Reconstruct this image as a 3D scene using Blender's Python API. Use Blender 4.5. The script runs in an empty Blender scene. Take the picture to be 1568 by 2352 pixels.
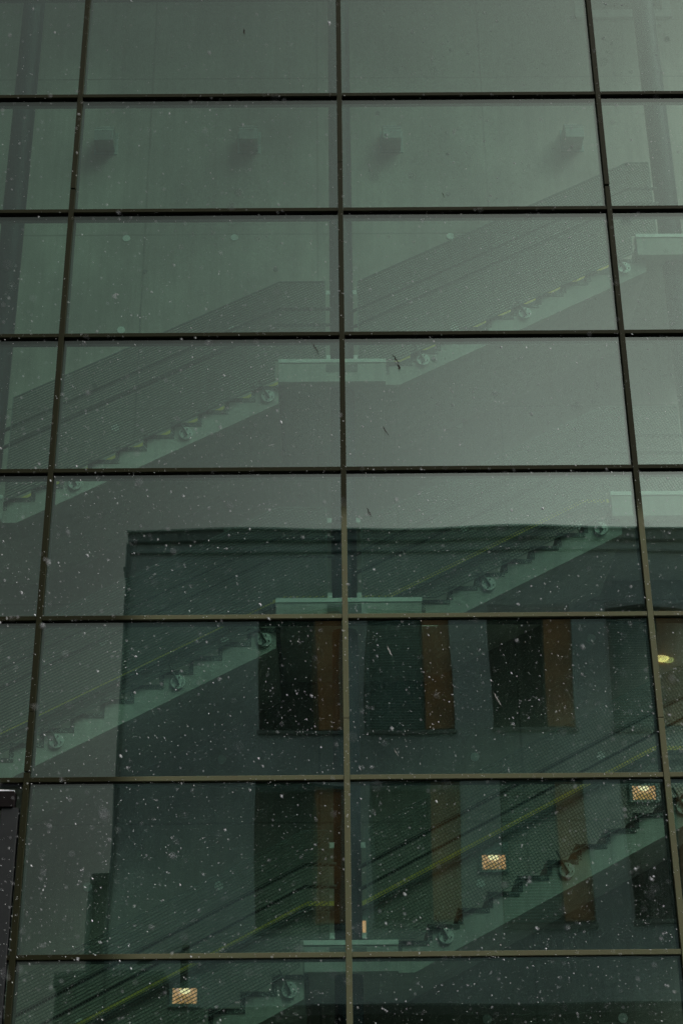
import bpy, bmesh, math, random
from mathutils import Vector, Matrix
S = bpy.context.scene
C = S.collection
rad = math.radians

# ------------------------------------------------------------------ camera, sky, sun, exposure
F_PX = 3710.0; PX_H = 2352.0
CAM = Vector((-0.131, -15.675, 1.60))
yaw, pitch, roll = 0.0066861, rad(26.128), rad(-0.600)
fwd = Vector((math.sin(yaw)*math.cos(pitch), math.cos(yaw)*math.cos(pitch), math.sin(pitch)))
rgt = Vector((math.cos(yaw), -math.sin(yaw), 0)); upv = rgt.cross(fwd)
r2 = rgt*math.cos(roll)+upv*math.sin(roll); u2 = -rgt*math.sin(roll)+upv*math.cos(roll)
cd = bpy.data.cameras.new('camera'); cam = bpy.data.objects.new('camera', cd); C.objects.link(cam)
m3 = Matrix((r2, u2, -fwd)).transposed()
cam.matrix_world = Matrix.Translation(CAM) @ m3.to_4x4()
cd.sensor_fit = 'VERTICAL'; cd.sensor_height = 36.0; cd.lens = 36.0*F_PX/PX_H
cd.clip_start = 0.05; cd.clip_end = 2000
cd.dof.use_dof = True; cd.dof.focus_distance = 18.2; cd.dof.aperture_fstop = 3.2
S.camera = cam

SUN_EL, SUN_AZ = rad(50), rad(48)          # the brightest part of the cloud, up to the right behind the photographer
w = bpy.data.worlds.new('World'); S.world = w; w.use_nodes = True
nt = w.node_tree; nt.nodes.clear()
def N(t, typ, **kw):
    n = t.nodes.new(typ)
    for k, v in kw.items(): setattr(n, k, v)
    return n
out = N(nt, 'ShaderNodeOutputWorld'); bg = N(nt, 'ShaderNodeBackground'); bg.inputs[1].default_value = 0.125
sky = N(nt, 'ShaderNodeTexSky', sky_type='NISHITA'); sky.sun_disc = False
sky.sun_elevation = SUN_EL; sky.sun_rotation = math.pi - SUN_AZ
sky.air_density = 1.0; sky.dust_density = 4.0; sky.ozone_density = 1.0
hs = N(nt, 'ShaderNodeHueSaturation'); hs.inputs['Saturation'].default_value = 0.22
nt.links.new(sky.outputs[0], hs.inputs['Color'])
tc = N(nt, 'ShaderNodeTexCoord'); 
# overcast: darker cloud bank low in the sky, lighter overhead, a paler break, and fill lobes added out of view
def vmath(t, op, a, b=None):
    n = N(t, 'ShaderNodeVectorMath', operation=op)
    t.links.new(a, n.inputs[0])
    if b is not None: n.inputs[1].default_value = b
    return n
def fmath(t, op, a, b=None, c=None):
    n = N(t, 'ShaderNodeMath', operation=op)
    for i, v in enumerate((a, b, c)):
        if v is None: continue
        if isinstance(v, (int, float)): n.inputs[i].default_value = v
        else: t.links.new(v, n.inputs[i])
    return n.outputs[0]
def dirv(az, el): return (math.sin(rad(az))*math.cos(rad(el)), -math.cos(rad(az))*math.cos(rad(el)), math.sin(rad(el)))
nrm = vmath(nt, 'NORMALIZE', tc.outputs['Generated'])
def lobe(az, el, sharp):
    d = vmath(nt, 'DOT_PRODUCT', nrm.outputs[0], dirv(az, el)).outputs['Value']
    return fmath(nt, 'EXPONENT', fmath(nt, 'MULTIPLY', fmath(nt, 'SUBTRACT', d, 1.0), sharp))
sepn = N(nt, 'ShaderNodeSeparateXYZ'); nt.links.new(nrm.outputs[0], sepn.inputs[0])
zc = fmath(nt, 'MAXIMUM', sepn.outputs[2], 0.0)
base = fmath(nt, 'MULTIPLY_ADD', zc, 0.02, 0.012)
brk = fmath(nt, 'ADD', fmath(nt, 'MULTIPLY', lobe(11, 22.5, 36.0), 0.80), fmath(nt, 'MULTIPLY', lobe(-12, 21, 24.0), 0.125))
fill_lobes = fmath(nt, 'ADD', fmath(nt, 'ADD', fmath(nt, 'MULTIPLY', lobe(72, 60, 12.0), 2.6), fmath(nt, 'MULTIPLY', lobe(-75, 66, 12.0), 1.6)), fmath(nt, 'MULTIPLY', lobe(180, 54, 3.0), 2.6))  # unseen bright lobes, added to light the stairs and the mirrored building
cn = N(nt, 'ShaderNodeTexNoise'); cn.inputs['Scale'].default_value = 2.2; cn.inputs['Detail'].default_value = 3
nt.links.new(nrm.outputs[0], cn.inputs['Vector'])
cl = fmath(nt, 'MULTIPLY_ADD', cn.outputs['Fac'], 0.5, 0.75)
tot = fmath(nt, 'MULTIPLY', fmath(nt, 'ADD', fmath(nt, 'ADD', base, brk), fill_lobes), cl)
sc = N(nt, 'ShaderNodeVectorMath', operation='SCALE')
nt.links.new(hs.outputs[0], sc.inputs[0]); nt.links.new(tot, sc.inputs['Scale'])
nt.links.new(sc.outputs[0], bg.inputs[0]); nt.links.new(bg.outputs[0], out.inputs[0])

sl = bpy.data.lights.new('sun', 'SUN'); sl.energy = 2.25; sl.angle = rad(38); sl.color = (1.0, 0.97, 0.92)
so = bpy.data.objects.new('sun', sl); C.objects.link(so)
sd = Vector(dirv(math.degrees(SUN_AZ), math.degrees(SUN_EL)))
so.rotation_euler = sd.to_track_quat('Z', 'Y').to_euler(); so.location = (20, -30, 40)

S.view_settings.view_transform = 'Standard'; S.view_settings.look = 'None'
S.view_settings.exposure = -0.12; S.view_settings.gamma = 1.0
try:
    S.cycles.use_denoising = True; S.cycles.denoiser = 'OPENIMAGEDENOISE'; S.cycles.denoising_prefilter = 'NONE'; S.cycles.denoising_input_passes = 'RGB_ALBEDO_NORMAL'
    S.cycles.max_bounces = 10; S.cycles.diffuse_bounces = 3; S.cycles.glossy_bounces = 4
    S.cycles.transparent_max_bounces = 24; S.cycles.sample_clamp_indirect = 4.0
    S.cycles.caustics_reflective = False; S.cycles.caustics_refractive = False
except Exception as e: print(e)

# ------------------------------------------------------------------ helpers
def tag(o, label=None, cat=None, group=None, kind=None):
    if label: o['label'] = label
    if cat: o['category'] = cat
    if group: o['group'] = group
    if kind: o['kind'] = kind
    return o
def empty(name, loc=(0, 0, 0), label=None, cat=None, group=None):
    o = bpy.data.objects.new(name, None); C.objects.link(o); o.location = loc; o.empty_display_size = 0.1
    return tag(o, label, cat, group)
class MB:
    def __init__(s): s.v = []; s.f = []; s.sm = False
    def box(s, x0, x1, y0, y1, z0, z1):
        b = len(s.v)
        s.v += [(x, y, z) for z in (z0, z1) for y in (y0, y1) for x in (x0, x1)]
        s.f += [tuple(b+i for i in q) for q in ((0, 2, 3, 1), (4, 5, 7, 6), (0, 1, 5, 4), (2, 6, 7, 3), (0, 4, 6, 2), (1, 3, 7, 5))]
        return s
    def prism(s, poly, y0, y1):           # poly in x,z ; extruded along y
        b = len(s.v); n = len(poly)
        s.v += [(x, y0, z) for x, z in poly] + [(x, y1, z) for x, z in poly]
        s.f.append(tuple(b+i for i in range(n))); s.f.append(tuple(b+n+i for i in reversed(range(n))))
        for i in range(n):
            j = (i+1) % n; s.f.append((b+j, b+i, b+n+i, b+n+j))
        return s
    def bar(s, p, q, wx, y0, y1):         # flat bar in the x-z plane from p to q, wx wide, y0..y1 deep
        dx, dz = q[0]-p[0], q[1]-p[1]; L = math.hypot(dx, dz) or 1
        nx, nz = -dz/L*wx/2, dx/L*wx/2
        return s.prism([(p[0]+nx, p[1]+nz), (q[0]+nx, q[1]+nz), (q[0]-nx, q[1]-nz), (p[0]-nx, p[1]-nz)][::-1], y0, y1)
    def tube(s, pts, r, n=10):
        pts = [Vector(p) for p in pts]; b0 = None
        for k, p in enumerate(pts):
            d = (pts[min(k+1, len(pts)-1)]-pts[max(k-1, 0)]).normalized()
            a = d.cross(Vector((0, 1, 0)));  a = a.normalized() if a.length > 1e-3 else Vector((1, 0, 0))
            c = d.cross(a).normalized(); rr = r[k] if isinstance(r, (list, tuple)) else r
            b = len(s.v)
            s.v += [tuple(p+a*rr*math.cos(2*math.pi*i/n)+c*rr*math.sin(2*math.pi*i/n)) for i in range(n)]
            if b0 is not None:
                for i in range(n):
                    j = (i+1) % n; s.f.append((b0+i, b0+j, b+j, b+i))
            else: s.f.append(tuple(b+i for i in range(n))[::-1])
            b0 = b
        s.f.append(tuple(b0+i for i in range(n)))
        return s
    def disc(s, x, z, y0, y1, r, n=32):
        return s.prism([(x+r*math.cos(2*math.pi*i/n), z+r*math.sin(2*math.pi*i/n)) for i in range(n)], y0, y1)
    def build(s, name, mat, parent=None, bevel=0.0, smooth=False, link=True):
        me = bpy.data.meshes.new(name); me.from_pydata(s.v, [], s.f); me.update()
        bm = bmesh.new(); bm.from_mesh(me); bmesh.ops.recalc_face_normals(bm, faces=bm.faces); bm.to_mesh(me); bm.free()
        if mat: me.materials.append(mat)
        if smooth:
            for p in me.polygons: p.use_smooth = True
            try: me.set_sharp_from_angle(angle=rad(40))
            except Exception: pass
        o = bpy.data.objects.new(name, me)
        if link: C.objects.link(o)
        if parent:
            o.parent = parent
            o.matrix_parent_inverse = Matrix.Identity(4)
        if bevel:
            b = o.modifiers.new('bevel', 'BEVEL'); b.width = bevel; b.segments = 2; b.limit_method = 'ANGLE'
        return o
def mat(name):
    m = bpy.data.materials.new(name); m.use_nodes = True; t = m.node_tree; t.nodes.clear()
    o = N(t, 'ShaderNodeOutputMaterial'); p = N(t, 'ShaderNodeBsdfPrincipled'); t.links.new(p.outputs[0], o.inputs[0])
    return m, t, p, o
def ramp(t, fac, stops):
    r = N(t, 'ShaderNodeValToRGB'); e = r.color_ramp.elements
    while len(e) > len(stops): e.remove(e[-1])
    while len(e) < len(stops): e.new(1)
    for k, (pos, col) in enumerate(stops):
        e[k].position = pos; e[k].color = (*col, 1) if len(col) == 3 else col
    t.links.new(fac, r.inputs[0]); return r.outputs[0]
def noise(t, vec, scale, detail=4, rough=0.55, dist=0.0):
    n = N(t, 'ShaderNodeTexNoise'); n.inputs['Scale'].default_value = scale; n.inputs['Detail'].default_value = detail
    n.inputs['Roughness'].default_value = rough; n.inputs['Distortion'].default_value = dist
    t.links.new(vec, n.inputs['Vector']); return n.outputs['Fac']
def pos(t, scale=(1, 1, 1), loc=(0, 0, 0)):
    g = N(t, 'ShaderNodeNewGeometry'); mp = N(t, 'ShaderNodeMapping'); mp.inputs['Scale'].default_value = scale
    mp.inputs['Location'].default_value = loc
    t.links.new(g.outputs['Position'], mp.inputs['Vector']); return mp.outputs[0]
def mixc(t, a, b, f, mode='MIX'):
    m = N(t, 'ShaderNodeMix', data_type='RGBA', blend_type=mode)
    for sck, v in ((m.inputs[0], f), (m.inputs[6], a), (m.inputs[7], b)):
        if isinstance(v, (int, float)): sck.default_value = v
        elif isinstance(v, tuple): sck.default_value = (*v, 1) if len(v) == 3 else v
        else: t.links.new(v, sck)
    return m.outputs[2]
def bump(t, p, h, strength, dist=0.01):
    b = N(t, 'ShaderNodeBump'); b.inputs['Strength'].default_value = strength; b.inputs['Distance'].default_value = dist
    t.links.new(h, b.inputs['Height']); t.links.new(b.outputs[0], p.inputs['Normal'])

# ------------------------------------------------------------------ materials
M = {}
def simple(key, col, rough=0.6, metal=0.0, var=0.15, scale=6.0, emit=None, estr=0.0):
    m, t, p, o = mat(key)
    n = noise(t, pos(t), scale, 5)
    c = ramp(t, n, [(0.3, tuple(x*(1-var) for x in col)), (0.7, tuple(min(1, x*(1+var)) for x in col))])
    t.links.new(c, p.inputs['Base Color']); p.inputs['Roughness'].default_value = rough; p.inputs['Metallic'].default_value = metal
    if emit: p.inputs['Emission Color'].default_value = (*emit, 1); p.inputs['Emission Strength'].default_value = estr
    M[key] = m; return m
# board-marked concrete with shutter joints and water streaks
def concrete(key, c0, c1, joints=False, streak=0.5):
    m, t, p, o = mat(key)
    big = noise(t, pos(t, (0.5, 0.5, 0.35)), 1.6, 5)
    fine = noise(t, pos(t), 38, 6, 0.7)
    stv = noise(t, pos(t, (9, 9, 0.55)), 1.0, 6, 0.65)
    c = ramp(t, big, [(0.3, c0), (0.7, c1)])
    c = mixc(t, c, ramp(t, stv, [(0.3, (0.62, 0.62, 0.62)), (0.6, (1.0, 1.0, 1.0))]), streak, 'MULTIPLY')
    c = mixc(t, c, ramp(t, fine, [(0.25, (0.74, 0.74, 0.74)), (0.6, (1, 1, 1))]), 0.5, 'MULTIPLY')
    v = N(t, 'ShaderNodeTexVoronoi'); v.inputs['Scale'].default_value = 7.0; t.links.new(pos(t, (1, 1, 1.2)), v.inputs['Vector'])
    c = mixc(t, c, ramp(t, v.outputs['Distance'], [(0.02, (0.35, 0.35, 0.33)), (0.05, (1, 1, 1))]), 0.45, 'MULTIPLY')
    if joints:
        g = N(t, 'ShaderNodeNewGeometry'); sp = N(t, 'ShaderNodeSeparateXYZ'); t.links.new(g.outputs['Position'], sp.inputs[0])
        wob = fmath(t, 'MULTIPLY', fmath(t, 'SUBTRACT', noise(t, pos(t), 2.5, 3), 0.5), 0.03)
        def line(co, at, period, wd):
            a = fmath(t, 'ADD', fmath(t, 'SUBTRACT', co, at), wob)
            mfrac = fmath(t, 'ABSOLUTE', fmath(t, 'SUBTRACT', fmath(t, 'MODULO', fmath(t, 'ADD', fmath(t, 'ADD', a, period/2), period*20), period), period/2))
            return fmath(t, 'SMOOTH_MIN', fmath(t, 'DIVIDE', mfrac, wd), 1.0, 0.2)
        lx = line(sp.outputs[0], -2.78, 2.475, 0.022); lz = line(sp.outputs[2], 15.41, 2.87, 0.02)
        dk = noise(t, pos(t, (0.6, 1, 0.6)), 1.3, 4)
        amt = fmath(t, 'MULTIPLY', dk, 0.95)
        c = mixc(t, c, (0.10, 0.10, 0.095), fmath(t, 'MULTIPLY', fmath(t, 'SUBTRACT', 1.0, fmath(t, 'MINIMUM', lx, lz)), amt))
    t.links.new(c, p.inputs['Base Color']); p.inputs['Roughness'].default_value = 0.85
    bump(t, p, fine, 0.3, 0.004); M[key] = m
concrete('wall_concrete', (0.30, 0.31, 0.275), (0.58, 0.58, 0.52), joints=True, streak=0.45)
concrete('stair_concrete', (0.44, 0.45, 0.42), (0.64, 0.65, 0.61), streak=0.5)
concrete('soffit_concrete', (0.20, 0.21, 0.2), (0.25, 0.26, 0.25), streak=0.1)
# terrazzo
m, t, p, o = mat('terrazzo')
v = N(t, 'ShaderNodeTexVoronoi'); v.inputs['Scale'].default_value = 85; t.links.new(pos(t), v.inputs['Vector'])
v2 = N(t, 'ShaderNodeTexVoronoi'); v2.inputs['Scale'].default_value = 48; t.links.new(pos(t), v2.inputs['Vector'])
s1 = ramp(t, v.outputs['Distance'], [(0.28, (1, 1, 1)), (0.42, (0, 0, 0))])
s2 = ramp(t, noise(t, pos(t), 12, 3), [(0.40, (0, 0, 0)), (0.6, (1, 1, 1))])
c = mixc(t, (0.10, 0.11, 0.11), (0.72, 0.76, 0.72), mixc(t, s1, s2, 1.0, 'MULTIPLY'))
t.links.new(c, p.inputs['Base Color']); p.inputs['Roughness'].default_value = 0.5; M['terrazzo'] = m
simple('galvanised', (0.20, 0.23, 0.22), 0.5, 0.1, 0.2, 22)
simple('plate_zinc', (0.84, 0.88, 0.86), 0.5, 0.2, 0.35, 40)
simple('rail_steel', (0.10, 0.105, 0.11), 0.45, 0.2, 0.2, 5)
simple('brass_rail', (0.80, 0.68, 0.16), 0.5, 0.0, 0.15, 8)
simple('column_paint', (0.022, 0.029, 0.040), 0.5, 0.0, 0.12, 2)
simple('kerb_white', (0.90, 0.93, 0.90), 0.55, 0, 0.08, 9)
simple('cap_plastic', (0.86, 0.93, 0.90), 0.5, 0, 0.05, 9)
simple('inner_frame', (0.045, 0.052, 0.06), 0.5, 0.0, 0.15, 4)
simple('gasket', (0.012, 0.010, 0.010), 0.9)
M['gasket'].node_tree.nodes['Principled BSDF'].inputs['Specular IOR Level'].default_value = 0.05
simple('ceiling_dark', (0.10, 0.11, 0.10), 0.9)
simple('stair_trim', (0.46, 0.50, 0.47), 0.6)
simple('luminaire', (0.30, 0.34, 0.33), 0.4, 0.3, 0.1, 10)
simple('lamp_plate', (0.34, 0.42, 0.40), 0.45, 0.2, 0.15, 12)
simple('snow', (0.80, 0.82, 0.84), 0.9, 0, 0.05, 9)
simple('flake', (0.70, 0.72, 0.72), 1.0, 0, 0.02, 1)
simple('grime', (0.035, 0.022, 0.016), 0.9, 0, 0.5, 60)
simple('feather_pale', (0.45, 0.46, 0.42), 0.9, 0, 0.3, 60)
simple('render_grey', (0.30, 0.37, 0.39), 0.9, 0, 0.20, 0.7)
simple('fascia', (0.10, 0.14, 0.15), 0.45, 0.0, 0.12, 1.2)
simple('brown_panel', (0.27, 0.125, 0.035), 0.6, 0, 0.35, 1.5)
simple('window_frame_dark', (0.03, 0.036, 0.035), 0.5)
simple('sill_metal', (0.12, 0.15, 0.15), 0.45, 0.2, 0.15, 3)
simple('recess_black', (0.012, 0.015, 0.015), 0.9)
simple('annex_dark', (0.022, 0.03, 0.034), 0.8, 0, 0.3, 1.0)
simple('post_paint', (0.012, 0.014, 0.014), 0.6)
simple('asphalt', (0.05, 0.05, 0.052), 0.9, 0, 0.3, 2)
simple('paving', (0.07, 0.07, 0.07), 0.9, 0, 0.2, 3)
M['column_paint'].node_tree.nodes['Principled BSDF'].inputs['Specular IOR Level'].default_value = 0.12
# blinds: fine horizontal slats
m, t, p, o = mat('blinds')
g = N(t, 'ShaderNodeNewGeometry'); sp = N(t, 'ShaderNodeSeparateXYZ'); t.links.new(g.outputs['Position'], sp.inputs[0])
sn = fmath(t, 'SINE', fmath(t, 'MULTIPLY', sp.outputs[2], 2*math.pi/0.058))
dk = noise(t, pos(t, (1, 1, 0.5)), 0.8, 2)
c = mixc(t, ramp(t, sn, [(0.35, (0.018, 0.026, 0.026)), (0.75, (0.075, 0.11, 0.11))]), ramp(t, dk, [(0.35, (0.25, 0.3, 0.28)), (0.6, (1, 1, 1))]), 1.0, 'MULTIPLY')
t.links.new(c, p.inputs['Base Color']); p.inputs['Roughness'].default_value = 0.6; M['blinds'] = m
m, t, p, o = mat('pale_blinds')
g = N(t, 'ShaderNodeNewGeometry'); sp = N(t, 'ShaderNodeSeparateXYZ'); t.links.new(g.outputs['Position'], sp.inputs[0])
sn = fmath(t, 'SINE', fmath(t, 'MULTIPLY', sp.outputs[2], 2*math.pi/0.058))
c = ramp(t, sn, [(0.35, (0.14, 0.21, 0.21)), (0.75, (0.48, 0.66, 0.64))])
t.links.new(c, p.inputs['Base Color']); p.inputs['Roughness'].default_value = 0.6; M['pale_blinds'] = m
# perforated black cladding
m, t, p, o = mat('expanded_metal')
v = N(t, 'ShaderNodeTexVoronoi', feature='DISTANCE_TO_EDGE'); v.inputs['Scale'].default_value = 26; t.links.new(pos(t), v.inputs['Vector'])
c = ramp(t, v.outputs['Distance'], [(0.05, (0.07, 0.062, 0.055)), (0.18, (0.006, 0.006, 0.006))])
t.links.new(c, p.inputs['Base Color']); p.inputs['Roughness'].default_value = 0.7; M['expanded_metal'] = m
# bronze cover caps: olive, with darkening painted into the colour where the panes mirror sky
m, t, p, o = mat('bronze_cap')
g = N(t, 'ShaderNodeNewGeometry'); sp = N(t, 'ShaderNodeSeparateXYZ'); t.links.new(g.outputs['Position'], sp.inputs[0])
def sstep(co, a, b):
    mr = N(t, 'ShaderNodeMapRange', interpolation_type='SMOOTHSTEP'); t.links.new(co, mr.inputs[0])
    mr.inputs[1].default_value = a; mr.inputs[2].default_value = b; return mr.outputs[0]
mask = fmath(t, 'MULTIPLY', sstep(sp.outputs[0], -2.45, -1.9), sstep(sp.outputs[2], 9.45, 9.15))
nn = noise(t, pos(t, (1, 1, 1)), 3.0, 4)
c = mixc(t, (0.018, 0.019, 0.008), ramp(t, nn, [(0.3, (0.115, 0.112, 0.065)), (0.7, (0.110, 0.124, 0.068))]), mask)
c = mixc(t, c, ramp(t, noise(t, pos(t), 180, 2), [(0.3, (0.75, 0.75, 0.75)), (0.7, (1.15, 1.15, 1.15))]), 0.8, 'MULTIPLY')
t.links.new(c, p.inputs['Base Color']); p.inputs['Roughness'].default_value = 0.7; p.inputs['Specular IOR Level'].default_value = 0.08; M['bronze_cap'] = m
# solar-control glass: each face reflects a little, the body is green
def glass(key, R0, tint, rtint, dust):
    m = bpy.data.materials.new(key); m.use_nodes = True; t = m.node_tree; t.nodes.clear()
    o = N(t, 'ShaderNodeOutputMaterial')
    tr = N(t, 'ShaderNodeBsdfTransparent'); tr.inputs[0].default_value = (*tint, 1)
    gl = N(t, 'ShaderNodeBsdfGlossy'); gl.inputs['Color'].default_value = (*rtint, 1); gl.inputs['Roughness'].default_value = 0.0
    lw = N(t, 'ShaderNodeLayerWeight'); lw.inputs[0].default_value = 0.5
    f5 = fmath(t, 'POWER', lw.outputs['Facing'], 5.0)
    fac = fmath(t, 'MULTIPLY_ADD', f5, 1.0-R0, R0)
    mx = N(t, 'ShaderNodeMixShader'); t.links.new(fac, mx.inputs[0]); t.links.new(tr.outputs[0], mx.inputs[1]); t.links.new(gl.outputs[0], mx.inputs[2])
    last = mx.outputs[0]
    if dust:
        v = N(t, 'ShaderNodeTexVoronoi'); v.inputs['Scale'].default_value = 11; v.inputs['Randomness'].default_value = 1
        t.links.new(pos(t), v.inputs['Vector'])
        dots = ramp(t, v.outputs['Distance'], [(0.0, (0.5,)*3), (0.022, (0.35,)*3), (0.036, (0, 0, 0))])
        film = fmath(t, 'MULTIPLY', noise(t, pos(t, (0.7, 1, 0.5)), 1.5, 3), 0.022)
        runs = ramp(t, noise(t, pos(t, (14, 1, 0.6)), 1.0, 4, 0.6), [(0.56, (0, 0, 0)), (0.75, (0.09,)*3)])
        film = fmath(t, 'ADD', film, fmath(t, 'MULTIPLY', runs, noise(t, pos(t, (0.5, 1, 0.5)), 1.0, 2)))
        df = N(t, 'ShaderNodeBsdfDiffuse'); df.inputs[0].default_value = (0.16, 0.15, 0.13, 1)
        m2 = N(t, 'ShaderNodeMixShader'); t.links.new(fmath(t, 'MAXIMUM', dots, film), m2.inputs[0])
        t.links.new(last, m2.inputs[1]); t.links.new(df.outputs[0], m2.inputs[2]); last = m2.outputs[0]
    t.links.new(last, o.inputs[0]); M[key] = m
glass('glass_outer', 0.225, (0.80, 0.94, 0.88), (0.89, 1.0, 0.85), True)
glass('glass_inner', 0.165, (0.74, 0.90, 0.81), (0.86, 1.0, 0.88), False)
glass('window_glass', 0.022, (0.8, 0.85, 0.85), (1, 1, 1), False)
# warm lit reflector
m, t, p, o = mat('lit_reflector')
p.inputs['Base Color'].default_value = (0.8, 0.6, 0.42, 1); p.inputs['Emission Color'].default_value = (1.0, 0.43, 0.23, 1)
p.inputs['Emission Strength'].default_value = 0.85; M['lit_reflector'] = m
m, t, p, o = mat('lit_bulb')
p.inputs['Emission Color'].default_value = (1.0, 0.68, 0.42, 1); p.inputs['Emission Strength'].default_value = 2.0; M['lit_bulb'] = m
m, t, p, o = mat('lit_louvre')
p.inputs['Emission Color'].default_value = (1.0, 0.78, 0.25, 1); p.inputs['Emission Strength'].default_value = 2.6; M['lit_louvre'] = m

# ------------------------------------------------------------------ ground
MB().box(-150, 150, -200, 150, -0.3, 0).build('ground', M['paving'])['kind'] = 'structure'
MB().box(-150, 150, -13.2, -5.0, 0.004, 0.010).build('road', M['asphalt'])['kind'] = 'structure'

# ------------------------------------------------------------------ the glazed facade
W = 3.2; H = 1.7434; Z0 = 15.03; CW = 0.060
YG = 0.050                                  # outer glass face; cover caps stand from here to y = 0
XS = [-2*W, -W, 0.0, W, 2*W]
ZS = [Z0+k*H for k in (7, 6, 5, 4, 3, 2, 1)] + [Z0-H*k for k in range(0, 9)]
fac = empty('glass_facade', (0, 0, 0), 'tall green tinted curtain wall of wide panes in dark bronze frames', 'glass facade')
for i, x in enumerate(XS):
    for (z0, z1) in {0: ((0, 27.2),), 1: ((0, 6.41), (6.425, 7.05), (7.055, 13.62), (13.64, 27.2)), 2: ((0, 6.95), (6.956, 14.0), (14.006, 27.2)), 3: ((0, 6.93), (6.936, 13.62), (13.65, 27.2)), 4: ((0, 27.2),)}[i]:
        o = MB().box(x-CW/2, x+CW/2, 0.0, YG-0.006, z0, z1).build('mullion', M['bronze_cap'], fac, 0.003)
    MB().box(x-0.024, x+0.024, YG-0.006, YG+0.04, 0, 27.2).build('gasket', M['gasket'], fac)
    MB().box(x-0.03, x+0.03, YG+0.041, YG+0.19, 0, 27.2).build('mullion_box', M['inner_frame'], fac, 0.003)
for z in ZS[:-1]:
    for i in range(4):
        xa, xb = XS[i]+CW/2+0.002, XS[i+1]-CW/2-0.002
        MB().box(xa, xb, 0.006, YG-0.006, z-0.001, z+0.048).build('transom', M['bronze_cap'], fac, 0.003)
        g = MB().box(xa-0.002, xb+0.002, YG-0.006, YG+0.04, z+0.004, z+0.044).build('gasket', M['gasket'], fac)
        MB().box(xa+0.002, xb-0.002, YG+0.041, YG+0.16, z-0.008, z+0.052).build('transom_box', M['inner_frame'], fac, 0.003)
rnd = random.Random(5)
def pane(x0, x1, z0, z1, tx, tz, amp, cen):
    """sealed glass unit, slightly pillowed so that what it mirrors bends a little"""
    nx, nz = 18, 12; v = []; f = []; fi = []
    for layer, (yy, s_) in enumerate(((YG, 1.0), (YG+0.034, -0.6))):
        b = len(v)
        for j in range(nz+1):
            for i in range(nx+1):
                u, q = i/nx, j/nz
                edge = (1-(2*u-1)**4)*(1-(2*q-1)**4)
                d = s_*amp*(math.sin(math.pi*u)**2*0+edge) + 0.0004*math.sin(6.3*(u*1.3+cen))*math.sin(5*(q+cen))
                v.append((x0+(x1-x0)*u, yy+d+tx*(u-0.5)+tz*(q-0.5), z0+(z1-z0)*q))
        for j in range(nz):
            for i in range(nx):
                a = b+j*(nx+1)+i; q = (a, a+1, a+nx+2, a+nx+1)
                f.append(q if layer == 0 else q[::-1]); fi.append(layer)
    me = bpy.data.meshes.new('glass_pane'); me.from_pydata(v, [], f)
    me.materials.append(M['glass_outer']); me.materials.append(M['glass_inner'])
    for p_, k in zip(me.polygons, fi): p_.material_index = k; p_.use_smooth = True
    o = bpy.data.objects.new('glass_pane', me); C.objects.link(o); o.parent = fac
zs = ZS[:-1] + [0.15]
for j in range(len(zs)-1):
    for i in range(4):
        if i == 0 and zs[j] < 6.6: continue
        pane(XS[i]+0.02, XS[i+1]-0.02, zs[j+1]+0.042, zs[j]+0.006, rnd.uniform(-1, 1)*0.0030, rnd.uniform(-1, 1)*0.0014, rnd.uniform(0.0006, 0.0015), rnd.random()*3)
# opaque bay low on the left
cp = empty('cladding_bay', (-4.8, 0, 0), 'black perforated metal cladding below a projecting dark head, bottom left corner', 'cladding')
MB().box(-1.58, 1.28, 0.02, 0.10, 0.1, 6.05).build('perforated_panel', M['expanded_metal'], cp)
MB().box(-1.58, 1.50, -0.035, 0.10, 6.05, 6.21).build('head_flashing', M['gasket'], cp, 0.004)
MB().box(1.38, 1.545, -0.02, 0.10, 0.1, 6.045).build('side_frame', M['recess_black'], cp, 0.004)
sv = []; 
mb = MB()
for k in range(60):
    xa = -1.58+k*0.0513; h = 0.010+0.008*math.sin(k*0.7)*math.sin(k*0.23)
    mb.box(xa, xa+0.0513, -0.035, 0.0, 6.212, 6.212+h)
mb.build('snow_ridge', M['snow'], cp)
# streaks and feathers stuck to the glass
def smudge(x, z, L, ang, wd, key, seed):
    r = random.Random(seed); mb = MB()
    for k in range(7):
        s_ = k/6-0.5; w_ = wd*(1-abs(2*s_)**1.5*0.9)*r.uniform(0.6, 1.2)
        cx, cz = x+math.cos(ang)*s_*L+r.uniform(-1, 1)*wd*0.4, z+math.sin(ang)*s_*L
        a2 = ang+r.uniform(-0.35, 0.35); l2 = L*0.15
        mb.bar((cx-math.cos(a2)*l2, cz-math.sin(a2)*l2), (cx+math.cos(a2)*l2, cz+math.sin(a2)*l2), w_, YG-0.0035, YG-0.0015)
    return mb.build('grime_streak' if key == 'grime' else 'feather', M[key], fac)

for a in ((-1.196, 16.117, 0.09, 1.6, 0.014, 'grime'), (0.607, 11.245, 0.12, -1.05, 0.012, 'grime'), (0.64, 11.14, 0.07, -1.3, 0.020, 'grime'), (-0.30, 11.391, 0.15, -1.1, 0.009, 'grime'),
          (0.473, 10.312, 0.12, -1.1, 0.008, 'grime'), (0.272, 9.31, 0.11, -1.15, 0.010, 'grime'), (1.232, 13.542, 0.06, -1.3, 0.007, 'grime'),
          (0.457, 7.698, 0.11, -1.15, 0.010, 'feather_pale'), (1.55, 7.158, 0.14, -1.1, 0.012, 'feather_pale'), (0.5, 6.6, 0.08, -1.1, 0.006, 'feather_pale')):
    smudge(*a[:5], a[5], hash(a[0]) & 0xffff)

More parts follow.
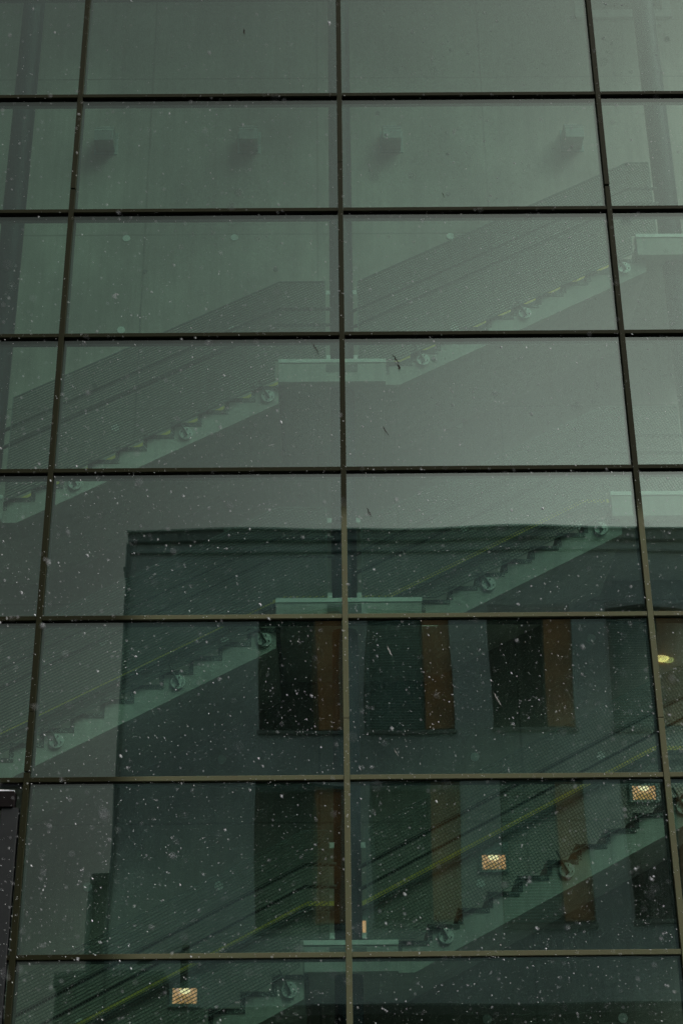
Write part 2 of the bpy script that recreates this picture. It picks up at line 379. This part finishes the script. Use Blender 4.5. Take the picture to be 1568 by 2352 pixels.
# ------------------------------------------------------------------ concrete wall behind the stairs
YW = 3.40
wall = MB().box(-9.5, 9.5, YW, YW+0.25, 0.01, 28).build('concrete_wall', M['wall_concrete'])
tag(wall, 'board marked green grey concrete wall rising behind the staircases', 'wall')
for k in (-2, -1, 0, 1, 2, 3, 4):
    for j in range(8):
        x, z = -3.04+1.545*k, 4.50+1.55*j
        if j in (3,) and k in (0, 1): pass
        MB().disc(x, z, YW-0.012, YW-0.001, 0.054, 28).build('tie_hole_cap', M['cap_plastic'], wall)
# faint shutter marks: small dimples beside the joints
for x, z in ((-3.35, 12.9), (-0.9, 14.8), (2.35, 15.0), (-2.75, 14.78), (0.6, 17.6), (1.6, 16.1)):
    MB().disc(x, z, YW-0.006, YW-0.001, 0.035, 20).build('anchor_mark', M['soffit_concrete'], wall)
fr = empty('wall_frame', (4.43, YW, 19.42), 'pale rectangular trim around an opening, top right corner', 'trim')
MB().box(-0.745, 0.745, -0.05, -0.002, 0.0, 0.15).build('bottom_trim', M['stair_trim'], fr, 0.003)
for sx in (-0.745, 0.605): MB().box(sx, sx+0.14, -0.05, -0.002, 0.152, 1.6).build('side_trim', M['stair_trim'], fr, 0.003)
MB().box(-0.60, 0.60, -0.012, -0.002, 0.152, 1.6).build('opening', M['ceiling_dark'], fr)
for n, a in (('ceiling', (-9.5, 9.5, 0.32, 3.39, 22.6, 22.9)), ('floor', (-9.5, 9.5, 0.32, 3.39, 0.012, 0.10)), ('side_wall', (-9.8, -9.51, 0.25, 3.6, 0.01, 27.5)), ('side_wall', (9.51, 9.8, 0.25, 3.6, 0.01, 27.5))):
    MB().box(*a).build(n, M['soffit_concrete'])['kind'] = 'structure'

# ------------------------------------------------------------------ round columns
for k, (x, lab) in enumerate(((-4.29, 'round blue grey steel column at the left edge of the photo'), (0.012, 'round blue grey steel column behind the middle mullion'),
                (4.33, 'round blue grey steel column at the right edge of the photo'))):
    o = MB().tube([(x, 1.74, 0.1), (x, 1.74, 27.2)], 0.150, 48).build('steel_column', M['column_paint'], None, 0, True)
    tag(o, lab, 'column', 'columns standing in the stair hall')

# ------------------------------------------------------------------ staircases
RI, GO = 0.1685, 0.3255; YF = 1.50; YB = 3.385; SL = RI/GO
TH = math.atan(SL); cs, sn_ = math.cos(TH), math.sin(TH)
PITCH = 0.0335
def clip_poly(poly, n, c, keep):
    """clip convex polygon by n.p <= c (keep=1) ; returns polygon"""
    outp = []
    for i in range(len(poly)):
        a, b = poly[i], poly[(i+1) % len(poly)]
        da, db = keep*(c-(n[0]*a[0]+n[1]*a[1])), keep*(c-(n[0]*b[0]+n[1]*b[1]))
        if da >= 0: outp.append(a)
        if da*db < 0:
            t_ = da/(da-db); outp.append((a[0]+(b[0]-a[0])*t_, a[1]+(b[1]-a[1])*t_))
    return outp
def seg_in(polys, n, c):
    """segments of line n.p=c inside a list of convex polygons"""
    res = []
    for poly in polys:
        pts = []
        for i in range(len(poly)):
            a, b = poly[i], poly[(i+1) % len(poly)]
            da, db = n[0]*a[0]+n[1]*a[1]-c, n[0]*b[0]+n[1]*b[1]-c
            if da*db < 0:
                t_ = da/(da-db); pts.append((a[0]+(b[0]-a[0])*t_, a[1]+(b[1]-a[1])*t_))
        if len(pts) == 2: res.append(pts)
    return res
def mesh_panel(polys, outline, parent):
    """pressed lattice: slats parallel to the pitch and cross slats square to it, both 24 mm deep"""
    mb = MB()
    for (d, n, th, y0, y1) in (((cs, sn_), (-sn_, cs), 0.0040, YF, YF+0.028), ((-sn_, cs), (cs, sn_), 0.0040, YF+0.001, YF+0.020)):
        vals = [n[0]*p_[0]+n[1]*p_[1] for q in polys for p_ in q]
        k0, k1 = math.ceil(min(vals)/PITCH), math.floor(max(vals)/PITCH)
        for k in range(k0, k1+1):
            for a, b in seg_in(polys, n, k*PITCH+0.0001):
                if math.hypot(a[0]-b[0], a[1]-b[1]) > 0.005: mb.bar(a, b, th, y0, y1)
    m_ = mb.build('railing_mesh', M['galvanised'], parent)
    eb = MB()
    for a, b in zip(outline, outline[1:]+outline[:1]): eb.bar(a, b, 0.007, YF-0.002, YF+0.026)
    eb.build('edge_strip', M['galvanised'], m_)
def bracket(x, z, parent):
    b = MB().disc(x, z, YF+0.030, YF+0.048, 0.081, 36).build('bracket_plate', M['plate_zinc'], parent, 0.002)
    for a in (62, 152, 242, 332):
        aa = rad(a+12)
        MB().disc(x+0.055*math.cos(aa), z+0.055*math.sin(aa), YF+0.014, YF+0.030, 0.0075, 8).build('bolt', M['rail_steel'], b)
    p0 = (x+0.032*sn_*1.2, z-0.036*cs); p1 = (x-0.235*sn_, z+0.235*cs)
    MB().bar(p0, p1, 0.018, YF+0.004, YF+0.0295).build('arm', M['rail_steel'], b, 0.003)
def handrail(pts, y, r, key, parent, nm='handrail'):
    return MB().tube([(x, y, z) for x, z in pts], r, 12).build(nm, M[key], parent, 0, True)

def staircase(lab, F, lx, rx, nr_right, nl, strip=(None, None)):
    """one straight run: floor level F of the middle landing, its edges lx..rx, nl risers down to the left, nr_right up to the right"""
    st = empty('concrete_staircase', (0, 0, 0), lab, 'staircase', 'concrete staircases stacked behind the glass')
    KT = F+0.165; CWX = 4.28
    colx = (0.012-CWX-0.02, 0.012, 0.012+CWX+0.04)
    # middle landing
    ld = MB().box(lx, rx, YF+0.052, YB, F-0.155, F).build('landing', M['stair_concrete'], st, 0.006)
    MB().box(lx, rx, YF-0.030, YF+0.11, F-0.158, KT-0.055).build('landing_edge', M['stair_concrete'], ld, 0.004)
    MB().box(lx-0.004, rx+0.004, YF-0.040, YF+0.115, KT-0.052, KT).build('kerb_strip', M['kerb_white'], ld, 0.003)
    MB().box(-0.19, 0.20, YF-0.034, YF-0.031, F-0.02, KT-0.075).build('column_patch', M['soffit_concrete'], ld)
    # flights as solid sawtooth slabs
    def flight(x0, z0, n, up):
        """x0 = landing edge, z0 = landing floor; n risers"""
        top = []
        if up:      # rising to the right
            x, z = x0, z0
            pts = [(x, z)]
            for k in range(n):
                z += RI; pts.append((x, z))
                if k < n-1: x += GO; pts.append((x, z))
            xe = x; ze = z
            bot = [(xe+0.10, ze-0.155-0.04), (xe-0.08, ze-0.155-0.1), (x0+0.19, z0-0.155), (x0, z0-0.155)]
            bot = [(xe, ze-0.30), (x0+0.17, z0-0.157), (x0, z0-0.157)]
            # soffit parallel to the pitch
            bot = [(xe+0.12, z0-0.157+SL*(xe+0.12-(x0+0.17))), (x0+0.17, z0-0.157), (x0, z0-0.157)]
            pts.append((xe+0.12, ze)); poly = pts+bot
        else:
            x, z = x0, z0
            pts = [(x, z)]
            for k in range(n):
                z -= RI; pts.append((x, z)); 
                if k < n-1: x -= GO; pts.append((x, z))
            xe, ze = x, z
            bot = [(xe-0.0, ze-0.157), (xe+0.17, ze-0.157), (x0, ze-0.157+SL*(x0-xe-0.17))]
            poly = pts+bot
        fl = MB().prism(poly[::-1] if up else poly, YF+0.058, YB).build('flight', M['stair_concrete'], st)
        # terrazzo steps: an L of tread and riser
        x, z = x0, z0
        for k in range(n):
            if up:
                z2 = z+RI
                riser_x = x; tx0, tx1 = x, x+GO
                if k < n-1:
                    q = [(tx0-0.006, z2+0.002), (tx1+0.008, z2+0.002), (tx1+0.008, z2-0.050), (tx0+0.046, z2-0.050), (tx0+0.046, z-0.0), (tx0-0.006, z-0.0)]
                else:
                    q = [(tx0-0.006, z2+0.002), (tx0+0.046, z2+0.002), (tx0+0.046, z), (tx0-0.006, z)]
                x, z = x+GO, z2
            else:
                # riser below landing edge at x, then tread to the left
                z2 = z-RI
                if k < n-1: q = [(x-0.008, z+0.0), (x+0.046, z+0.0), (x+0.046, z2-0.050), (x-GO, z2-0.050), (x-GO, z2+0.002), (x-0.008, z2+0.002)]
                else: q = [(x-0.008, z), (x+0.046, z), (x+0.046, z2+0.002), (x-0.008, z2+0.002)]
                x, z = x-GO, z2
            MB().prism(q, YF+0.052, YB-0.004).build('step', M['terrazzo'], fl)
        return (xe, ze)
    le = flight(lx, F, nl, False); re_ = flight(rx, F, nr_right, True)
    # far landings
    for (xe, ze, s_) in ((le[0], le[1], -1), (re_[0], re_[1], 1)):
        xa, xb = (xe-1.5, xe-0.002) if s_ < 0 else (xe+0.122, xe+1.6)
        l2 = MB().box(xa, xb, YF+0.052, YB, ze-0.155, ze).build('landing', M['stair_concrete'], st, 0.006)
        xk = xb if s_ < 0 else xe+0.01
        a, b = (xa, xk) if s_ < 0 else (xk, xb)
        MB().box(a, b, YF-0.030, YF+0.11, ze-0.158, ze+0.11).build('landing_edge', M['stair_concrete'], l2, 0.004)
        MB().box(a-0.004, b+0.004, YF-0.040, YF+0.115, ze+0.113, ze+0.165).build('kerb_strip', M['kerb_white'], l2, 0.003)
    # railing lattice, one piece between each pair of columns
    TOPH, BOTD = 1.345, 0.075
    def nose_l(x): return F-SL*(lx-x)                  # line through the noses, left flight
    def nose_r(x): return F+RI+SL*(x-rx)
    zl_end = nose_l(colx[0]+0.27)
    xl = colx[0]+0.27
    kx = lx                                            # kink
    topL = [(xl, nose_l(xl)+TOPH), (kx, F+TOPH), (-0.195, F+TOPH)]
    botL = [(xl, nose_l(xl)-BOTD), (lx-0.045, nose_l(lx-0.045)-BOTD)]
    outline = topL+[(-0.195, KT+0.02), (lx-0.045, KT+0.02)]+botL[::-1]
    polys = [[(xl, nose_l(xl)-BOTD), (lx-0.045, nose_l(lx-0.045)-BOTD), (lx-0.045, nose_l(lx-0.045)+TOPH), (xl, nose_l(xl)+TOPH)],
             [(lx-0.045, KT+0.02), (kx, KT+0.02), (kx, F+TOPH), (lx-0.045, nose_l(lx-0.045)+TOPH)],
             [(kx, KT+0.02), (-0.195, KT+0.02), (-0.195, F+TOPH), (kx, F+TOPH)]]
    mesh_panel(polys, outline, st)
    xr0, xr1 = 0.215, colx[2]-0.24
    xk = re_[0]; ztop = re_[1]
    def topz(x): return min(nose_r(x)+TOPH, ztop+TOPH)
    xb0 = rx+max(0.0, (KT+0.02+BOTD-(F+RI))/SL)
    kb = re_[0]-0.045
    P = [[(xr0, KT+0.02), (xb0, KT+0.02), (xb0, topz(xb0)), (xr0, topz(xr0))]]
    xm = min(xk, xr1)
    if xm > xr1-0.02 or kb >= xr1:
        P.append([(xb0, KT+0.02), (xr1, nose_r(xr1)-BOTD), (xr1, topz(xr1)), (xb0, topz(xb0))])
        outr = [(xr0, topz(xr0)), (xr1, topz(xr1)), (xr1, nose_r(xr1)-BOTD), (xb0, KT+0.02), (xr0, KT+0.02)]
    else:
        P.append([(xb0, KT+0.02), (kb, nose_r(kb)-BOTD), (kb, topz(kb)), (xb0, topz(xb0))])
        P.append([(kb, ztop+0.185), (xk, ztop+0.185), (xk, ztop+TOPH), (kb, topz(kb))])
        P.append([(xk, ztop+0.185), (xr1, ztop+0.185), (xr1, ztop+TOPH), (xk, ztop+TOPH)])
        outr = [(xr0, topz(xr0)), (xk, ztop+TOPH), (xr1, ztop+TOPH), (xr1, ztop+0.185), (kb, ztop+0.185), (kb, nose_r(kb)-BOTD), (xb0, KT+0.02), (xr0, KT+0.02)]
    mesh_panel(P, outr, st)
    # beyond the right column
    xs0 = colx[2]+0.24
    zz = ztop
    q = [(xs0, zz+0.185), (xs0+1.2, zz+0.185), (xs0+1.2, zz+TOPH), (xs0, zz+TOPH)]
    mesh_panel([q], q, st)
    # clips between lattice and column
    for xx, s_ in ((-0.195, 1), (0.215, -1)):
        for zz_ in (KT+0.055, F+1.18):
            MB().box(min(xx+s_*0.01, xx+s_*0.062), max(xx+s_*0.01, xx+s_*0.062), YF+0.008, YF+0.020, zz_-0.03, zz_+0.03).build('clip', M['plate_zinc'], st, 0.002)
        MB().box(xx-0.004, xx+0.004, YF, YF+0.03, KT+0.02, F+TOPH).build('end_post', M['galvanised'], st)
    # handrails on the stair side of the lattice
    for h in (1.00, 0.76):
        handrail([(xl-0.1, nose_l(xl-0.1)+h), (lx, F+h), (-0.11, F+h)], YF+0.115, 0.022, 'rail_steel', st)
        pr = [(0.13, nose_r(0.13)+h)]
        if xk < xr1: pr += [(xk, ztop+h), (xr1+0.1, ztop+h)]
        else: pr += [(xr1+0.1, nose_r(xr1+0.1)+h)]
        handrail(pr, YF+0.115, 0.022, 'rail_steel', st)
    # yellow rail on the wall side
    hw = 0.93
    def flatrail(pts, y0, y1, zt, zb, key, nm):
        poly = [(x, z+zt) for x, z in pts]+[(x, z+zb) for x, z in reversed(pts)]
        mb = MB()
        for a, b in zip(pts, pts[1:]):
            mb.prism([(a[0], a[1]+zt), (b[0], b[1]+zt), (b[0], b[1]+zb), (a[0], a[1]+zb)], y0, y1)
        mb.build(nm, M[key], st)
    path = [(xl-0.8, nose_l(xl-0.8)+hw), (lx, F+hw), (rx-GO, F+hw), (re_[0], ztop+hw), (re_[0]+1.4, ztop+hw)]
    flatrail(path, YW-0.085, YW-0.055, 0.055, 0.0, 'brass_rail', 'wall_rail')
    flatrail(path, YW-0.10, YW-0.045, -0.002, -0.05, 'rail_steel', 'wall_rail_shadow')  # dark bar standing in for the shadow under the rail
    return st, nose_l, nose_r, le, re_

stairs = [
    ('uppermost concrete staircase, its lattice railing against the bright concrete wall', 11.955, -0.775, 0.549, 11, 11, (-0.13, -1.12, -2.42), (0.47, 1.775, 3.09)),
    ('middle concrete staircase, crossing the top edge of the reflected building', 8.740, -0.78, 0.893, 8, 11, (-0.13, -1.10, -2.42), (0.79, 2.15)),
    ('lowest concrete staircase, running past two glowing wall lamps', 4.855, -0.456, 0.526, 11, 11, (-0.15, -1.45, -2.75), (0.51, 1.83, 3.15)),
]
for lab, F, lx, rx, nr, nl, dl, dr in stairs:
    st, nL, nR, le, re_ = staircase(lab, F, lx, rx, nr, nl)
    for d in dl: bracket(lx+d, nL(lx+d)-0.25, st)
    for d in dr: bracket(rx+d, nR(rx+d)-0.22, st)

# ------------------------------------------------------------------ wall luminaires
def hood(x, z, lab):
    t_ = empty('wall_lamp', (x, YW, z), lab, 'wall lamp', 'unlit lamps on the upper wall')
    # back plate, sloping-sided body open upward, bright inner lip
    MB().box(-0.17, 0.17, -0.012, -0.001, -0.20, 0.20).build('back_plate', M['lamp_plate'], t_, 0.002)
    mb = MB()
    w2 = 0.135
    mb.v += [(sx*w2, y, zz) for (y, zz) in ((-0.013, 0.16), (-0.013, -0.16), (-0.30, -0.16), (-0.30, 0.02), (-0.20, 0.16)) for sx in (-1, 1)]
    n = 5
    mb.f += [tuple(2*i for i in range(n)), tuple(2*i+1 for i in reversed(range(n)))]
    mb.f += [(2*i+1, 2*i, 2*((i+1) % n), 2*((i+1) % n)+1) for i in range(n)]
    mb.build('housing', M['luminaire'], t_, 0.003)
    MB().box(-0.135, 0.135, -0.305, -0.299, 0.012, 0.022).build('lip', M['cap_plastic'], t_)
    MB().box(-0.07, 0.07, -0.205, -0.198, 0.150, 0.160).build('reflector', M['kerb_white'], t_)
for x, l in ((-3.42, 'unlit box wall lamp highest on the left, nearest the left mullion'), (-1.31, 'unlit box wall lamp left of the middle mullion'),
             (0.79, 'unlit box wall lamp just right of the middle mullion'), (3.46, 'unlit box wall lamp beside the right mullion')):
    hood(x, 17.05, l)
def lit(x, z, lab):
    t_ = empty('step_light', (x, YW, z), lab, 'wall lamp', 'glowing warm lamps low on the wall')
    # plate with a real opening: four strips round a recessed reflector
    pl = MB()
    pl.box(-0.175, 0.175, -0.030, -0.002, 0.075, 0.23).box(-0.175, 0.175, -0.030, -0.002, -0.13, -0.098)
    pl.box(-0.175, -0.14, -0.030, -0.002, -0.098, 0.075).box(0.14, 0.175, -0.030, -0.002, -0.098, 0.075)
    pl.build('plate', M['lamp_plate'], t_)
    mb = MB(); mb.v += [(-0.139, -0.026, 0.074), (0.139, -0.026, 0.074), (0.139, -0.004, -0.097), (-0.139, -0.004, -0.097)]; mb.f += [(0, 1, 2, 3)]
    rf = MB().box(-0.139, 0.139, -0.010, -0.003, -0.097, 0.074).build('reflector', M['lit_reflector'], t_)
    MB().prism([(-0.139, 0.074), (-0.10, 0.03), (-0.125, -0.097), (-0.139, -0.097)], -0.022, -0.0105).build('side_baffle', M['lit_reflector'], rf)
    MB().prism([(0.139, 0.074), (0.10, 0.03), (0.125, -0.097), (0.139, -0.097)], -0.022, -0.0105).build('side_baffle', M['lit_reflector'], rf)
    MB().prism([(0.065*math.cos(a)*1.0, 0.056+0.045*math.sin(a)*(1 if math.sin(a) < 0 else 0.35)) for a in [k*math.pi/10 for k in range(20)]], -0.024, -0.011).build('bulb', M['lit_bulb'], rf)
    for k in range(7): MB().box(-0.10, 0.10, -0.014, -0.0105, -0.09+k*0.011, -0.086+k*0.011).build('rib', M['brass_rail'], rf)
lit(-1.855, 4.80, 'glowing warm wall lamp lowest in the photo, behind the railing mesh left of the middle')
lit(0.092, 5.55, 'glowing warm wall lamp almost hidden behind the middle column')
lit(1.76, 6.31, 'glowing warm wall lamp in the middle of the lower right bay')
lit(3.62, 7.14, 'glowing warm wall lamp topmost, just left of the right mullion')

# ------------------------------------------------------------------ the building across the street, seen as a reflection
YO = 2*YG-18.0                      # its street face
ob = empty('office_building', (0, YO, 0), 'dark grey rendered office building with brown window panels mirrored in the glass', 'building')
lefts = [-1.80, 0.66, 3.35, 5.98, 8.63, 11.28, 13.93, 16.58]; WW = 1.85; rows = [(12.86, 15.74), (8.66, 11.54)]
XL, XR, ZE, ZB = -4.74, 42.0, 17.36, 7.0
# wall as slabs round the real openings
wb = MB(); D = 0.30
zz = [ZB, rows[1][0], rows[1][1], rows[0][0], rows[0][1], ZE]
for a, b in ((0, 1), (2, 3), (4, 5)): wb.box(XL, XR, -D, 0, zz[a], zz[b])
for (z0, z1) in rows:
    xs = [XL]+[q for l in lefts for q in (l, l+WW)]+[XR]
    for i in range(0, len(xs), 2): wb.box(xs[i], xs[i+1], -D, 0, z0+0.0005, z1-0.0005)
wb.build('wall', M['render_grey'], ob)
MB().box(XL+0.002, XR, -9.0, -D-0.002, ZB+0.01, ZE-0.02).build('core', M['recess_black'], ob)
# eaves: fascia, drip, soffit step
ev = MB().box(XL-0.06, XR, -9.1, 0.10, ZE+0.03, ZE+0.26).build('roof_fascia', M['fascia'], ob, 0.01)
MB().box(XL-0.10, XR, -9.1, 0.15, ZE+0.262, ZE+0.31).build('roof_flashing', M['sill_metal'], ev, 0.006)
MB().box(XL-0.03, XR, -0.05, 0.05, ZE-0.26, ZE-0.21).build('drip_moulding', M['fascia'], ev, 0.006)
MB().box(XL-0.10, XL-0.003, -0.02, 0.05, 16.6, ZE+0.028).build('corner_bracket', M['fascia'], ev, 0.01)
MB().tube([(XL-0.10, 0.03, 16.75), (XL-0.02, 0.03, 16.35), (XL-0.045, 0.03, 15.9), (XL-0.045, 0.03, 4.0)], 0.05, 12).build('downpipe', M['fascia'], ob, 0, True)
MB().box(XL, XR, -0.02, 0.03, ZB-0.20, ZB-0.002).build('bottom_band', M['annex_dark'], ob)
for r, (z0, z1) in enumerate(rows):
    for k, l in enumerate(lefts):
        wn = empty('window', (l, 0, z0)); wn.parent = ob; PX = 1.24
        h = z1-z0
        # recessed glazing with blinds behind
        MB().box(0.04, PX-0.03, -0.20, -0.19, 0.06, h-0.06).build('glass', M['window_glass'], wn)
        bm_ = 'pale_blinds' if (r, k) in ((0, 1), (0, 3), (1, 2), (0, 5), (1, 5)) else ('recess_black' if (r, k) in ((0, 2), (1, 3)) else 'blinds')
        MB().box(0.04, PX-0.03, -0.262, -0.25, 0.06, h-0.06).build('blind', M[bm_], wn)
        f_ = MB(); f_.box(0.0, 0.04, -0.24, -0.15, 0.0, h).box(PX-0.03, PX+0.0, -0.24, -0.15, 0.0, h).box(0.04, PX-0.03, -0.24, -0.15, h-0.06, h).box(0.04, PX-0.03, -0.24, -0.15, 0.0, 0.06)
        f_.build('frame', M['window_frame_dark'], wn)
        MB().box(PX+0.002, WW-0.002, -0.20, -0.10, 0.07, h-0.03).build('brown_panel', M['brown_panel'], wn, 0.004)
        MB().box(-0.03, WW+0.03, -0.16, 0.045, -0.085, -0.002).build('sill', M['sill_metal'], wn, 0.006)
        MB().box(0.0, WW, -0.24, -0.20, h-0.10, h-0.0).build('head_box', M['window_frame_dark'], wn)
# lower dark volume and side annex
MB().box(XL, XR, -9.0, -1.2, 0, ZB-0.22).build('ground_storey', M['recess_black'], ob)
sa = empty('side_annex', (0, YO-0.4, 0), 'narrow dark annex against the left end of the reflected office building', 'building')
MB().box(-5.20, XL-0.16, -3.0, -0.02, 0, 9.62).build('wall', M['annex_dark'], sa)
MB().box(-5.26, XL-0.15, -3.05, 0.05, 9.625, 9.86).build('parapet', M['annex_dark'], sa, 0.02)
MB().box(-5.28, -5.18, -0.2, 0.04, 0, 9.62).build('corner_trim', M['fascia'], sa, 0.01)
lb = empty('low_shed', (0, YO+0.9, 0), 'black low block with a pale top edge at the foot of the reflected annex', 'building')
MB().box(-5.62, -3.55, -0.85, 0.0, 0, 7.20).build('wall', M['recess_black'], lb)
MB().box(-5.68, -3.5, -0.9, 0.06, 7.205, 7.48).build('parapet', M['annex_dark'], lb, 0.02)
# ceiling lamp glow in the right hand window
lt = MB().prism([(0.17*math.cos(a), 0.075*math.sin(a)) for a in [k*math.pi/12 for k in range(24)]], -0.03, 0.03)
lo = lt.build('oval_lamp', M['lit_louvre'], None, 0.01); lo.location = (7.28, YO-0.06, 14.42)
tag(lo, 'small lit yellow oval lamp in front of the brown window panel, right edge', 'lamp')
for k in range(4): MB().box(-0.13+k*0.01, 0.13-k*0.01, 0.031, 0.036, -0.045+k*0.028, -0.040+k*0.028).build('louvre', M['window_frame_dark'], lo)
# street lamp between the two buildings, seen dark in the mirror
slp = empty('street_lamp', (-2.56, 2*YG-11.0, 0), 'black street lamp post with a short sloping arm mirrored at the bottom of the glass', 'street lamp')
MB().tube([(0, 0, 0), (0, 0, 6.95)], [0.085, 0.062], 16).build('post', M['post_paint'], slp, 0, True)
MB().tube([(0, 0, 6.86), (-0.25, 0, 6.74), (-0.48, 0, 6.62)], [0.035, 0.03, 0.025], 10).build('arm', M['post_paint'], slp, 0, True)
MB().prism([(-0.46, 6.66), (-0.42, 6.60), (-0.72, 6.47), (-0.78, 6.50)], -0.07, 0.07).build('lantern', M['post_paint'], slp, 0.01)

# ------------------------------------------------------------------ falling snow
def snowfall():
    r = random.Random(11); v = []; f = []
    n = 150000
    for i in range(n):
        y = r.uniform(-17.6, -0.12)
        x = r.uniform(-7.0, 7.0); z = r.uniform(1.5, 16.5)
        d = y-CAM.y
        if (Vector((x, y, z))-CAM).length < 2.2: continue
        if z > 8.5 and r.random() < 0.85: continue
        s = 0.0018*math.exp(r.gauss(0, 0.42)); ln = r.uniform(1.0, 2.3)
        a = r.gauss(0.55, 0.35)
        ax = (math.sin(a)*s*ln, r.uniform(-0.5, 0.5)*s, -math.cos(a)*s*ln)
        b = len(v); px, pz = math.cos(a)*s, math.sin(a)*s
        v.extend(((x+ax[0], y+ax[1], z+ax[2]), (x-ax[0], y-ax[1], z-ax[2]), (x+px, y, z+pz), (x-px, y, z-pz), (x, y+s, z), (x, y-s, z)))
        for q in ((0, 2, 4), (0, 4, 3), (0, 3, 5), (0, 5, 2), (1, 4, 2), (1, 3, 4), (1, 5, 3), (1, 2, 5)): f.append((b+q[0], b+q[1], b+q[2]))
    me = bpy.data.meshes.new('snowfall'); me.from_pydata(v, [], f); me.materials.append(M['flake'])
    o = bpy.data.objects.new('snowfall', me); C.objects.link(o); tag(o, 'fine white snowflakes falling in front of the glass', 'snow', None, 'stuff')
snowfall()
